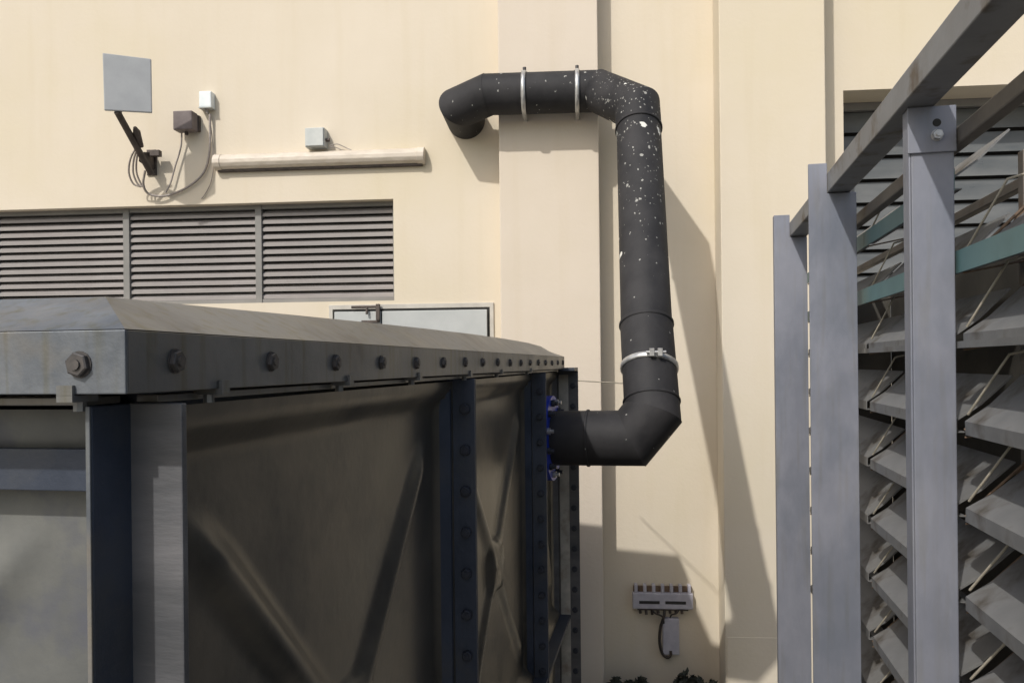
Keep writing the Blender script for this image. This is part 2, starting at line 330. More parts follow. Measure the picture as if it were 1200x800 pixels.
# a shallow recess line low on the wide pilaster
mb = MB(); hb = at(WALL, 870, 746, P2V)[2]; mb.box(p2_u0 + 0.01, p2_u1 - 0.01, P2V - 0.004, P2V + 0.002, GR, hb); mb.build('plinth', 'render', B, bevel=0.002)

# ---------------------------------------------------------------- things on the wall
def onwall(px, py, v=VW): return at(WALL, px, py, v)
# hatch above the tank roof
a = onwall(386, 357); b_ = onwall(575, 357); hb0 = onwall(575, 362)[2] - 0.55
T = Thing('access_hatch', WALL, (a[0], VW, hb0), 'pale grey metal access hatch with a bolt latch low on the wall under the vent', 'hatch')
u0, u1, h1 = a[0], b_[0] + 0.02, onwall(480, 356)[2]
mb = MB(); mb.box(u0, u1, VW - 0.012, VW + 0.001, h1 - 0.03, h1); mb.box(u0, u0 + 0.025, VW - 0.0125, VW + 0.001, hb0, h1 - 0.001); mb.box(u1 - 0.025, u1, VW - 0.0125, VW + 0.001, hb0, h1 - 0.001); mb.box(u0, u1, VW - 0.012, VW + 0.001, hb0 - 0.03, hb0)
mb.build('frame', 'hatchframe', T, bevel=0.002)
mb = MB(); mb.box(u0 + 0.028, u1 - 0.028, VW - 0.006, VW + 0.001, hb0 + 0.002, h1 - 0.031); mb.build('gasket', 'dark', T)
um = onwall(448, 370)[0]
mb = MB(); mb.box(u0 + 0.040, um - 0.004, VW - 0.026, VW - 0.004, hb0 + 0.01, h1 - 0.046); mb.build('door', 'hatch', T, bevel=0.003)
mb = MB(); mb.box(um + 0.004, u1 - 0.042, VW - 0.026, VW - 0.004, hb0 + 0.01, h1 - 0.046); mb.build('door', 'hatch', T, bevel=0.003)
mb = MB(); hh = h1 - 0.03
mb.tube([onwall(412, 361, VW - 0.04)[:2] + (hh + 0.012,), (um - 0.005, VW - 0.04, hh + 0.012)], 0.009, 8)
mb.tube([(um - 0.09, VW - 0.04, hh + 0.012), (um - 0.09, VW - 0.05, hh - 0.035)], 0.008, 8)
mb.box(um - 0.03, um - 0.006, VW - 0.05, VW - 0.026, hh - 0.075, hh + 0.03); mb.box(um - 0.13, um - 0.008, VW - 0.036, VW - 0.026, hh - 0.09, hh - 0.075)
mb.build('latch', 'darkmetal', T, bevel=0.001)

# fluorescent batten light
a = onwall(254, 190); b_ = onwall(499, 184); hc = (a[2] + b_[2]) / 2
T = Thing('batten_light', WALL, ((a[0] + b_[0]) / 2, VW, hc), 'long off-white tube light batten fixed to the wall above the vent', 'light fitting')
prof = [(0, 0.044), (-0.03, 0.047), (-0.058, 0.034), (-0.074, 0.008), (-0.074, -0.018), (-0.060, -0.040), (-0.035, -0.052), (0, -0.054)]
mb = MB(); mb.quadprism([(a[0] + 0.045, VW + y, hc + z) for y, z in prof], (b_[0] - a[0] - 0.09, 0, 0)); mb.build('diffuser', 'lamp', T, bevel=0.004)
for uu in (a[0], b_[0] - 0.05):
    mb = MB(); mb.quadprism([(uu, VW + y * 1.06, hc + z * 1.07) for y, z in prof], (0.05, 0, 0)); mb.build('end_cap', 'lamp', T, bevel=0.004)
mb = MB(); mb.box(a[0] + 0.02, b_[0] - 0.02, VW - 0.03, VW + 0.001, hc - 0.066, hc - 0.0545); mb.build('base_rail', 'darkmetal', T, bevel=0.001)
# junction box over it
a = onwall(362, 176); b_ = onwall(384, 153)
T = Thing('junction_box', WALL, ((a[0] + b_[0]) / 2, VW, a[2]), 'small pale grey junction box standing just above the long tube light', 'junction box', 'small boxes on the wall')
mb = MB(); mb.box(a[0], b_[0], VW - 0.075, VW + 0.001, a[2], b_[2]); mb.build('body', 'boxgrey', T, bevel=0.004)
mb = MB(); mb.box(a[0] + 0.004, b_[0] - 0.004, VW - 0.086, VW - 0.0755, a[2] + 0.004, b_[2] - 0.004); mb.build('lid', 'boxgrey', T, bevel=0.003)
mb = MB(); mb.tube([(b_[0] - 0.003, VW - 0.04, a[2] + 0.05), (b_[0] + 0.025, VW - 0.04, a[2] + 0.05)], 0.012, 8); mb.build('gland', 'darkmetal', T)
pts = [onwall(386, 171, VW - 0.04), onwall(395, 169, VW - 0.03), onwall(405, 173, VW - 0.02), onwall(414, 177, VW - 0.03)]
mb = MB(); mb.tube(spline(pts), 0.003, 6); mb.build('lead', 'cable', T)
pts = [onwall(386, 172, VW - 0.04), onwall(394, 173, VW - 0.03), onwall(402, 177, VW - 0.03)]
mb = MB(); mb.tube(spline(pts), 0.003, 6); mb.build('lead', 'cable', T)
# small white box with cable
a = onwall(238, 129); b_ = onwall(252, 110)
T = Thing('socket_box', WALL, ((a[0] + b_[0]) / 2, VW, a[2]), 'tiny white box at the top of the hanging grey cable', 'junction box', 'small boxes on the wall')
mb = MB(); mb.box(a[0], b_[0], VW - 0.06, VW + 0.001, a[2], b_[2]); mb.build('body', 'white', T, bevel=0.006)
mb = MB(); mb.box(a[0] - 0.003, b_[0] + 0.003, VW - 0.063, VW - 0.001, a[2] - 0.006, a[2] - 0.0002); mb.build('rim', 'boxgrey', T, bevel=0.001)
uc = (a[0] + b_[0]) / 2
mb = MB(); mb.tube([(uc, VW - 0.03, a[2] - 0.004), (uc, VW - 0.03, a[2] - 0.035)], 0.013, 10, rr=[0.014, 0.009]); mb.build('gland', 'cable', T)
W3 = lambda lst, dv=0.02: [onwall(x, y, VW - q) for x, y, q in lst]
# cables
mb = MB(); mb.tube(spline(W3([(246, 134, .03), (246, 150, .03), (246, 172, .03), (243, 192, .02), (236, 206, .02), (222, 218, .02), (206, 226, .02), (190, 230, .03), (174, 227, .05), (168, 216, .09), (170, 200, .12)])), 0.0075, 8)
mb.tube(spline(W3([(245, 134, .02), (249, 165, .02), (250, 195, .015), (247, 214, .012), (240, 228, .01), (236, 233, .008)])), 0.003, 6)
solo('power_cable', mb, 'cable', WALL, onwall(246, 134, VW - .03), 'grey cable hanging in a wide loop from the tiny white box to the antenna foot', 'cable')
mb = MB(); mb.tube(spline(W3([(213, 150, .05), (212, 172, .03), (205, 196, .03), (200, 214, .03), (194, 226, .03)])), 0.0055, 8)
solo('signal_cable', mb, 'cable', WALL, onwall(213, 155, VW - .05), 'thin cable dropping from the dark brown box on the wall', 'cable')
# brown box
a = onwall(204, 153, VW - .10); b_ = onwall(226, 130, VW - .10)
T = Thing('alarm_box', WALL, ((a[0] + b_[0]) / 2, VW, a[2]), 'dark brown square box projecting from the wall beside the antenna', 'box', 'small boxes on the wall')
mb = MB(); mb.box(a[0], b_[0], VW - 0.115, VW - 0.03, a[2], b_[2]); mb.build('body', 'brownbox', T, bevel=0.006)
mb = MB(); mb.box(a[0] + 0.02, b_[0] + 0.006, VW - 0.031, VW + 0.001, a[2] + 0.012, b_[2] - 0.006); mb.build('mount', 'darkmetal', T, bevel=0.004)
mb = MB(); mb.tube([((a[0] + b_[0]) / 2, VW - 0.06, a[2] + .002), ((a[0] + b_[0]) / 2, VW - 0.06, a[2] - .02)], 0.012, 8); mb.build('gland', 'darkmetal', T)

# antenna
AV = VW - 0.50
foot = Vector(onwall(170, 195))
T = Thing('panel_antenna', WALL, foot, 'flat square grey panel antenna on a slanting dark arm at far left', 'antenna')
tl, tr = onwall(120, 62, AV), onwall(177, 69, AV + .10); bl, br = onwall(122, 129, AV), onwall(178, 132, AV + .10)
nrm = (Vector(tr) - Vector(tl)).cross(Vector(bl) - Vector(tl)).normalized() * -0.022
if nrm.y < 0: nrm = -nrm
mb = MB(); mb.quadprism([tl, tr, br, bl], nrm); mb.build('radome', 'antenna', T, bevel=0.005)
cc = (Vector(tl) + Vector(br)) / 2 + nrm; e1 = (Vector(tr) - Vector(tl)).normalized() * .09; e2 = (Vector(bl) - Vector(tl)).normalized() * .09
mb = MB(); mb.quadprism([cc - e1 - e2 + nrm * .05, cc + e1 - e2 + nrm * .05, cc + e1 + e2 + nrm * .05, cc - e1 + e2 + nrm * .05], nrm * .9); mb.build('back_plate', 'darkmetal', T, bevel=0.002)
A0 = cc + nrm * 1.2; A1 = Vector(onwall(139, 134, AV + .06)); A2 = Vector(onwall(177, 203, VW - .10))
mb = MB(); mb.tube([A0, A1], .014, 10); mb.tube([A1 + (A1 - A2) * .04, A2], .021, 12); mb.build('arm', 'darkmetal', T)
mb = MB(); q0 = Vector(onwall(158, 149, AV + .16)); q1 = Vector(onwall(166, 172, AV + .26)); mb.tube([q0, q0 * .75 + q1 * .25, q1], .018, 8, rr=[.010, .024, .014]); mb.build('tilt_clamp', 'darkmetal', T)
mb = MB()
g = onwall(178, 190)
mb.box(g[0] - .03, g[0] + .035, VW - .012, VW + .001, g[2] - .09, g[2] + .08)
mb.quadprism([(g[0] - .012, VW - .012, g[2] - .05), (g[0] - .012, VW - .012, g[2] + .06), (g[0] - .012, VW - .14, g[2] + .03), (g[0] - .012, VW - .14, g[2] - .03)], (.006, 0, 0))
mb.quadprism([(g[0] + .018, VW - .012, g[2] - .05), (g[0] + .018, VW - .012, g[2] + .06), (g[0] + .018, VW - .14, g[2] + .03), (g[0] + .018, VW - .14, g[2] - .03)], (.006, 0, 0))
mb.tube([A2, Vector((g[0] + .003, VW - .08, g[2]))], .013, 8)
mb.build('wall_bracket', 'darkmetal', T, bevel=0.001)
g2 = Vector(onwall(183, 180, VW - .07)); mb = MB(); mb.box(g2.x - .035, g2.x + .03, g2.y - .02, g2.y + .02, g2.z - .02, g2.z + .02); mb.build('clamp_block', 'darkmetal', T, bevel=.003)
mb = MB()
for off in (0, 5, 9):
    mb.tube(spline(W3([(160 + off * .4, 172, .2), (153 + off * .8, 186, .16), (151 + off, 202, .12), (156 + off, 215, .09), (165 + off * .5, 219, .08)])), .006, 6)
mb.build('cable_loop', 'cable', T)

# low wall fixture
a = onwall(741, 711); b_ = onwall(811, 683)
T = Thing('terminal_block', WALL, ((a[0] + b_[0]) / 2, VW, a[2]), 'lilac grey ribbed block with two black slots and dangling leads, low on the wall', 'terminal block')
k = (b_[0] - a[0])
mb = MB(); mb.box(a[0], b_[0], VW - .05, VW + .001, a[2] + .004, a[2] + .105); mb.build('body', 'fixture', T, bevel=.006)
for i in range(7):
    uu = a[0] + .012 + i * (k - .044) / 6; mb = MB(); mb.box(uu, uu + .020, VW - .046, VW + .001, a[2] + .1055, a[2] + .155); mb.build('rib', 'fixture', T, bevel=.003)
mb = MB(); mb.box(a[0] + .006, b_[0] - .006, VW - .02, VW + .001, a[2] + .106, a[2] + .14); mb.build('back_strip', 'rust', T)
for uu in (a[0] + .04, a[0] + k * .54):
    mb = MB(); mb.box(uu, uu + k * .34, VW - .0525, VW - .045, a[2] + .038, a[2] + .056); mb.build('slot', 'dark', T)
mb = MB(); mb.box(a[0] + .03, b_[0] - .03, VW - .04, VW - .008, a[2] - .006, a[2] + .0035)
for i in range(8):
    if i == 4: continue
    uu = a[0] + .045 + i * .037; mb.tube([(uu, VW - .025, a[2] + .006), (uu + .004, VW - .03, a[2] - .025 - random.random() * .012)], .009, 6)
mb.build('terminal_row', 'darkmetal', T)
c0 = onwall(776, 764); c1 = onwall(795, 722)
mb = MB(); mb.box(c0[0], c1[0], VW - .045, VW + .001, c0[2], c1[2]); mb.build('lower_box', 'fixture', T, bevel=.006)
mb = MB(); mb.tube(spline(W3([(779, 712, .03), (778, 722, .05), (774, 735, .05), (773, 752, .05), (776, 765, .05), (782, 770, .05), (786, 767, .05), (786, 762, .047)])), .009, 8)
mb.tube(spline(W3([(762, 712, .03), (768, 718, .05), (776, 722, .05), (778, 730, .05)])), .006, 8); mb.tube(spline(W3([(797, 712, .03), (793, 718, .05), (787, 720, .04), (785, 724, .03)])), .005, 6)
mb.build('lead', 'blackcable', T)

# dark plants at the wall foot
def plant(px, top_py, w, seed, label, spr=0):
    r = random.Random(seed); base = Vector(onwall(px, 790, VW - .22)); base.z = GR; topz = onwall(px, top_py, VW - .22)[2]
    T = Thing('shrub', WALL, base, label, 'shrub', 'dark shrubs at the wall foot')
    H = topz - GR; st = MB(); lf = MB()
    for i in range(7):
        x = r.uniform(-w, w) * .7; q = Vector((base.x + x, base.y + r.uniform(-.08, .08), GR + H * r.uniform(.75, .92)))
        st.tube([base + Vector((x * .2, 0, 0)), (base + q) / 2 + Vector((r.uniform(-.03, .03), 0, 0)), q], .006, 5, rr=[.010, .007, .004])
    for i in range(3800):
        x = r.uniform(-1, 1); yy = r.uniform(-1, 1); zz = r.random() ** .45
        lump = .5 + .5 * math.sin(x * 7 + seed) * math.sin(x * 3.1 + seed * 2)
        hh = H - .10 + .075 * lump * (1 - abs(x) ** 4) - .06 * abs(x) ** 6
        p = base + Vector((x * w, yy * .10 * (1 - .3 * zz), .05 + zz * (hh - .05)))
        a_ = Vector((r.gauss(0, 1), r.gauss(0, 1), r.gauss(0, .7))).normalized(); c_ = a_.cross(Vector((r.gauss(0, 1), r.gauss(0, 1), r.gauss(0, 1)))).normalized()
        L = r.uniform(.016, .034); lf.add([p - a_ * L, p + c_ * L * .45, p + a_ * L, p - c_ * L * .45], [(0, 1, 2, 3)])
    for i in range(46 if spr else 0):
        t = i / 46; p = base + Vector((spr + t * .03 + r.uniform(-.012, .012), r.uniform(-.02, .02), H - .09 + t * .10))
        a_ = Vector((r.gauss(0, 1), r.gauss(0, 1), r.gauss(0, 1))).normalized(); c_ = a_.cross(Vector((r.gauss(0, 1), r.gauss(0, 1), r.gauss(0, 1)))).normalized()
        L = r.uniform(.012, .024); lf.add([p - a_ * L, p + c_ * L * .45, p + a_ * L, p - c_ * L * .45], [(0, 1, 2, 3)])
    st.build('stem', 'darkmetal', T); o = lf.build('foliage', 'leaf', T, extra=True)
plant(737, 787, .135, 3, 'low dark shrub at the wall foot nearest the tank, mostly below the frame')
plant(816, 786, .17, 5, 'low dark shrub at the wall foot by the wide pilaster, one sprig sticking up', spr=-.09)

# ---------------------------------------------------------------- steel tank
UF = -0.456; UR = -0.511; V0 = 0.712; PV = 1.253; NV = 3; VE = V0 + 2 * PV + .83; WN = 2; HT = -0.034
T = Thing('steel_tank', TANK, (UR - 1.25, V0 + 1.9, GR), 'bolted pressed steel water tank with a weathered grey cover filling the left foreground', 'tank')
panel_meshes = {}
def pressed(w, h):             # a pressed panel in its own x (across), z (down), bulge along -y
    key = (round(w, 3), round(h, 3))
    if key in panel_meshes: return panel_meshes[key]
    n = 110; vs = []
    def hgt(x, z):
        e = min(x, w - x, z, h - z); s = min(max((e - .012) / .06, 0), 1); s = s * s * (3 - 2 * s); y = .038 * s
        cx, cz = w / 2, h / 2; X = (x - cx) / (w / 2); Z = (z - cz) / (h / 2)
        rr = max(abs(X), abs(Z)); off = min(abs(X - Z), abs(X + Z)) * w / 2 * .707
        if rr < .80:
            rid = max(0, 1 - off / .05); rid = rid * rid * (3 - 2 * rid); fade = min(1, (.80 - rr) / .12); y -= .019 * rid * fade
        if rr < .16: y -= .030 * min(1, (.16 - rr) / .05) * (1 - max(0, 1 - off / .05))
        return y
    for i in range(n + 1):
        for j in range(n + 1):
            x = w * i / n; z = h * j / n; vs.append((x, hgt(x, z), -z))
    fs = [(i * (n + 1) + j, i * (n + 1) + j + 1, (i + 1) * (n + 1) + j + 1, (i + 1) * (n + 1) + j) for i in range(n) for j in range(n)]
    me = bpy.data.meshes.new('panel'); me.from_pydata(vs, [], fs); me.materials.append(M['panel'])
    for p in me.polygons: p.use_smooth = True
    panel_meshes[key] = me; return me
HP = 1.22; rows = [(HT - .006, HP), (HT - .006 - HP, HP)]; HB = HT - .006 - 2 * HP
# side (faces +u): panel -y must map to +u, x to +v
for k in range(NV):
    for top, hh in rows:
        put('panel', pressed(PV if k < 2 else .83, hh), T, (UR, V0 + k * PV, top), rot=(0, 0, math.pi / 2))
for k in range(WN):            # front (faces -v)
    for top, hh in rows:
        o = put('panel', pressed(PV, hh), T, (UR - (k + 1) * PV, V0, top)); o.material_slots[0].link = 'OBJECT'; o.material_slots[0].material = M['frontpanel']
mb = MB(); mb.box(UR - WN * PV, UR - .05, VE - .02, VE, HB, HT); mb.build('rear_wall', 'bluesteel', T)
mb = MB(); mb.box(UR - WN * PV, UR - WN * PV + .02, V0 + .05, VE - .021, HB, HT); mb.build('left_wall', 'bluesteel', T)
mb = MB(); mb.box(UR - WN * PV, UR - .05, V0 + .05, VE - .03, HB - .02, HB); mb.build('bottom', 'bluesteel', T)
# vertical flanges on the side with their bolts
for k in range(NV + 1):
    vc = V0 + k * PV if k < NV else VE; UF = -.410 if k == NV else -.456; mb = MB()
    if k == 0: mb.box(UR - .002, UF, vc, vc + .009, HB, HT)
    else:
        mb.box(UR - .002, UF, vc - .009, vc - .0005, HB, HT)
        if k < NV: mb.box(UR - .002, UF, vc + .0005, vc + .009, HB, HT)
    if k: mb.quadprism([(UR - .002, vc - .0092, HB), (UR - .002, vc - .030, HB), (UR - .033, vc - .055, HB), (UR - .045, vc - .055, HB), (UR - .045, vc - .0092, HB)], (0, 0, HT - HB))
    fl = mb.build('flange', 'flange' if k in (0, NV) else 'bluesteel', T, bevel=.0015)
    if k:
        if k == NV:
            mb = MB(); mb.box(UR + .004, UR + .052, vc - .0125, vc - .0093, HB + .02, HT - .02); mb.build('pale_strip', 'pale', T, fl, bevel=.0008)  # paler strip laid over part of the end flange
        h = HT - .075
        while h > HB + .05:
            put('bolt', BOLTB, T, ((UR + UF) / 2 + .004 if k < NV else UR + .074, vc - .009, h), parent=None, rot=(0, random.random(), 0)); h -= .1017
UF = -.456
# vertical flanges on the front
for k in range(WN + 1):
    uc = UR - k * PV; mb = MB()
    if k == 0: mb.box(uc - .005, uc, V0 - .055, V0 + .002, HB, HT)
    else: mb.box(uc - .009, uc + .009, V0 - .055, V0 + .002, HB, HT)
    fl = mb.build('flange', 'bluesteel', T, bevel=.0015)
    mb = MB(); mb.box(uc - .0050 if k == 0 else uc - .008, uc - .0004, V0 - .0575, V0 - .0553, HB, HT); mb.build('edge_strip', 'galv', T, fl, bevel=.0008)  # lighter strip laid along the flange's front edge
for k in range(WN): mb = MB(); mb.box(UR - (k + 1) * PV + .012, UR - k * PV - .012, V0 + .006, V0 + .030, -.122, -.080); mb.build('stiffener', 'bluesteel', T, bevel=.001)
# top and middle horizontal flanges
mb = MB(); mb.box(UR - .002, UR + .022, V0 + .012, VE - .165, HT + .0005, HT + .008); mb.box(UR - WN * PV, UR - .012, V0 - .053, V0 + .002, HT + .0005, HT + .008); mb.build('top_flange', 'skirt', T, bevel=.001)
hm = HT - .006 - HP
for k in range(NV):
    mb = MB(); mb.box(UR - .002, UF - .002, V0 + k * PV + .0095, (V0 + (k + 1) * PV if k < 2 else VE) - .0095, hm - .008, hm + .008); mb.build('flange', 'bluesteel', T, bevel=.001)
for k in range(WN):
    mb = MB(); mb.box(UR - (k + 1) * PV + .0095, UR - k * PV - .0095, V0 - .053, V0 + .002, hm - .008, hm + .008); mb.build('flange', 'bluesteel', T, bevel=.001)
# uncovered end strip of the top
mb = MB(); mb.box(UR - WN * PV, -.411, VE - .16, VE + .002, HT + .0006, HT + .016); mb.build('end_plate', 'bluesteel', T, bevel=.001)
# legs
for uu in (UR - .08, UR - WN * PV + .06):
    for vv in (V0 + .08, V0 + 1.7, VE - .08):
        mb = MB(); mb.box(uu - .05, uu + .05, vv - .05, vv + .05, GR, HB - .0205); mb.build('leg', 'bluesteel', T, bevel=.003)
# cover: skirts, chamfers, top
CU, CV0, CV1 = -0.464, 0.640, 3.93; CL = UR - WN * PV - .05; SB, ST = -.0225, .0345; IN = .078
top_prof = [(0.0, .0715), (.15, .0735), (.40, .0775), (.70, .0815), (1.1, .086), (1.6, .090), (2.1, .091), (2.6, .089), (2.95, .082), (CV1 - CV0 - 2 * IN, .066)]
mb = MB(); mb.box(CU - .004, CU - .0006, CV0 + .0042, CV1, SB, ST); mb.box(CU - .045, CU - .0042, CV0 + .045, CV1, SB, SB + .004); mb.build('side_skirt', 'skirt', T, bevel=.0012)
mb = MB(); mb.box(CL, CU, CV0, CV0 + .004, SB, ST); mb.box(CL, CU - .0045, CV0 + .0042, CV0 + .045, SB, SB + .004); mb.build('front_skirt', 'galv', T, bevel=.0012)
mb = MB(); mb.box(CL, CU - .0045, CV1 - .004, CV1, SB, ST); mb.build('rear_skirt', 'skirt', T)
mb = MB(); q = [(CU - .0002, CV0 + .0002)] + [(CU - .0002, CV0 + IN + x) for x, z in top_prof[1:-1]] + [(CU - .0002, CV1)]
inner = [(CU - IN, CV0 + IN + x, z) for x, z in top_prof]
vs = [(a_[0], a_[1], ST + .0005) for a_ in q] + inner; n = len(q)
mb.add(vs, [(i, i + 1, n + i + 1, n + i) for i in range(n - 1)]); mb.build('side_slope', 'skirt', T, extra=True)
mb = MB(); mb.add([(CL, CV0 + .0002, ST + .0005), (CU - .0002, CV0 + .0002, ST + .0005), (CU - IN, CV0 + IN, .0715), (CL, CV0 + IN, .0715)], [(0, 1, 2, 3)]); mb.build('front_slope', 'galv', T, extra=True)
mb = MB(); vs = [(x[0], x[1], x[2]) for x in inner] + [(CL, x[1], x[2]) for x in inner]; mb.add(vs, [(i, i + 1, n + i + 1, n + i) for i in range(n - 1)])
mb.add([(CL, CV1, ST), (CU, CV1, ST), (CU - IN, CV1 - IN, .066), (CL, CV1 - IN, .066)], [(0, 1, 2, 3)]); mb.build('cover_top', 'skirt', T, extra=True)
v = 0.715; i = 0
while v < CV1 - .02:
    put('bolt', BOLT, T, (CU, v, .006 + random.uniform(-.001, .001)), rot=(0, random.random(), math.pi / 2), scale=(.9, .62, .9)); v += .1965
for uu in (CU - .045, CU - .245, CU - .445): put('bolt', BOLTL if 0 else BOLT, T, (uu, CV0, .004), rot=(0, .3, 0), scale=(.9, .7, .9))
me_clip = MB(); me_clip.box(-.008, .008, -.004, .030, 0, .006); me_clip.tube([(0, .016, -.009), (0, .016, -.0002)], .006, 8); me_clip.box(-.008, .008, -.004, -.0003, .0062, .015)
mc = bpy.data.meshes.new('clip'); mc.from_pydata(me_clip.v, [], me_clip.f); mc.materials.append(M['skirt'])
for v in (.80, 1.16, 1.52, 1.95, 2.35, 2.9): put('clip', mc, T, (CU, v, SB - .006), rot=(0, 0, math.pi / 2))
put('clip', mc, T, (CU - .058, CV0, SB - .007))

# ---------------------------------------------------------------- black pipe
def mitred(points, r_list, n=40):
    P = [Vector(p) for p in points]; D = [(P[i + 1] - P[i]).normalized() for i in range(len(P) - 1)]; segs = []
    a = D[0].cross(Vector((0, 0, 1))).normalized()
    for i, dd in enumerate(D):
        a = (a - dd * a.dot(dd)).normalized(); b = dd.cross(a)
        def ring(p, nn, r):
            out = []
            for j in range(n):
                t = 2 * math.pi * j / n; o = (a * math.cos(t) + b * math.sin(t)) * r
                out.append(p + o + dd * (-(o.dot(nn)) / dd.dot(nn)))
            return out
        n0 = dd if i == 0 else (D[i - 1] + dd).normalized(); n1 = dd if i == len(D) - 1 else (dd + D[i + 1]).normalized()
        segs.append((ring(P[i], n0, r_list[i]), ring(P[i + 1], n1, r_list[i])))
    return segs
def W_(px, py, Y): return Vector(atY(WALL, px, py, Y))
vrun = 4.898
pA = W_(640, 513, 3.70); pE = Vector(at(WALL, 701, 107, vrun)); pF_ = Vector(at(WALL, 572, 111, vrun)); 
pB = W_(740.5, 513, 3.61); pC = W_(764.5, 484, 3.60); pD0 = W_(757.5, 381, 3.83); pD1 = W_(748.5, 152, 4.44); pD = W_(747, 127, 4.50)
pC2 = pC + (pD0 - pC) * .32
pG = Vector(at(WALL, 538, 121, vrun)) ; pG.y = vrun + .07
pH = Vector((pG.x, VW + .03, pG.z - .015))
P = Thing('water_pipe', WALL, (pC.x, pC.y, pC.z), 'thick black pipe rising from the tank and bending over the narrow pilaster', 'pipe')
R0 = .1235
path = [pA, pB, pC, pD0, pD1, pD, pE, pF_, pG, pH]; rl = [R0, R0 + .002, R0, R0 - .003, R0 + .001, R0 + .001, R0 - .002, R0, R0]
path2 = [pA, pB, pC, pD0, pD1, pD, pE, pF_, pG, pH]
segs = mitred(path2, rl)
for (r0, r1) in segs:
    n = len(r0); mb = MB(); L = []
    m_ = 6
    for q in range(m_ + 1): L += [r0[j].lerp(r1[j], q / m_) for j in range(n)]
    mb.add(L, [(i * n + j, i * n + (j + 1) % n, (i + 1) * n + (j + 1) % n, (i + 1) * n + j) for i in range(m_) for j in range(n)], True)
    mb.add(r0, [tuple(range(n))]); mb.add(r1, [tuple(range(n))[::-1]])
    mb.build('pipe_section', 'pipe', P)
# taped joints
def band(p, dirn, r, w, name, m, rr=None):
    dd = Vector(dirn).normalized(); mb = MB(); mb.tube([p - dd * w, p - dd * w * .5, p + dd * w * .5, p + dd * w], r, 40, rr=rr or [r - .002, r, r, r - .002]); return mb.build(name, m, P)
dv = (pD1 - pC)
for p in (pA.lerp(pB, .5), pD1, pC.lerp(pD0, .12)): band(p, dv if p is not pA.lerp(pB, .5) and p.z > pB.z + .02 else pB - pA, R0 + .0055, .006, 'joint_tape', 'pipe')
band(pD0, dv, R0 + .0055, .008, 'joint_tape', 'pipe')
# blue flange and bolts at the tank
dA = (pB - pA).normalized()
mb = MB(); mb.tube([pA + dA * .006, pA + dA * .036], .192, 40); mb.build('flange', 'blue', P, bevel=.002, label='bright blue pipe flange against the tank side')
mb = MB(); mb.tube([pA - dA * .050, pA + dA * .0055], .180, 40); mb.build('flange', 'bolt', P, bevel=.002)
sd = dA.cross(Vector((0, 0, 1))).normalized(); ud = sd.cross(dA)
for i in range(12):
    t = 2 * math.pi * (i + .5) / 12; c = pA + (sd * math.cos(t) + ud * math.sin(t)) * .165
    mb = MB(); mb.tube([c - dA * .07, c + dA * .066], .009, 8); mb.tube([c + dA * .037, c + dA * .051], .016, 6); mb.build('stud', 'boltlight' if i % 3 == 0 else 'boltblue', P)
# straps over the run
for px in (614.5, 676.5):
    c = pF_.lerp(pE, ((at(WALL, px, 110, vrun)[0] - pF_.x) / (pE.x - pF_.x))); mb = MB(); dr = (pE - pF_).normalized()
    pts = []
    sd_ = Vector((0, -1, 0)); sd_ = (sd_ - dr * sd_.dot(dr)).normalized(); u_ = dr.cross(sd_)
    if u_.z < 0: u_ = -u_
    arc = [math.radians(-100 + 200 * i / 24) for i in range(25)]
    outer = [c + (sd_ * math.cos(t) + u_ * math.sin(t)) * (R0 + .010) for t in arc]; inn = [c + (sd_ * math.cos(t) + u_ * math.sin(t)) * (R0 + .001) for t in arc]
    outer = [Vector((outer[0].x, P1V, outer[0].z))] + outer + [Vector((outer[-1].x, P1V, outer[-1].z))]; inn = [Vector((inn[0].x, P1V, inn[0].z))] + inn + [Vector((inn[-1].x, P1V, inn[-1].z))]
    N = len(outer); hw = dr * .0125
    vs = [p - hw for p in outer] + [p + hw for p in outer] + [p + hw for p in inn] + [p - hw for p in inn]
    fs = [(k * N + i, k * N + i + 1, ((k + 1) % 4) * N + i + 1, ((k + 1) % 4) * N + i) for k in range(4) for i in range(N - 1)]
    mb.add(vs, fs, True); st = mb.build('strap', 'strap', P)
    tz = max(p.z for p in outer); mb = MB(); tp = Vector((c.x, vrun + .03, tz)); mb.box(tp.x - .018, tp.x + .018, vrun + .02, P1V, tz - .004, tz + .006); mb.tube([tp + Vector((0, 0, -.01)), tp + Vector((0, 0, .035))], .011, 8); mb.build('lug', 'bolt', P, bevel=.001)
# ring clamp near the foot
cl = pC.lerp(pD0, .50); dd = (pD0 - pC).normalized()
tilt = (dd + Vector((0, .0, 0)) + Vector((.06, -.0, 0))).normalized()
mb = MB(); mb.tube([cl - tilt * .014, cl - tilt * .010, cl + tilt * .010, cl + tilt * .014], R0, 40, rr=[R0 + .004, R0 + .009, R0 + .009, R0 + .004]); mb.build('ring_clamp', 'strap', P)
fr_ = Vector((.15, -1, 0)); fr_ = (fr_ - dd * fr_.dot(dd)).normalized(); c = cl + fr_ * (R0 + .009)
mb = MB(); mb.box(c.x - .030, c.x - .010, c.y - .026, c.y + .01, c.z - .012, c.z + .022); mb.box(c.x + .006, c.x + .026, c.y - .026, c.y + .01, c.z - .012, c.z + .022); mb.tube([c + Vector((-.045, -.015, .005)), c + Vector((.042, -.015, .005))], .007, 8); mb.build('clamp_ear', 'strap', P, bevel=.001)
# stay rod to the tank
ra = W_(660, 445, 4.35); rb = W_(731, 449, 3.80)
mb = MB(); mb.tube([ra, rb], .0029, 8); solo('stay_rod', mb, 'wire', WALL, ra, 'thin level stay rod between the tank top and the black pipe', 'rod')

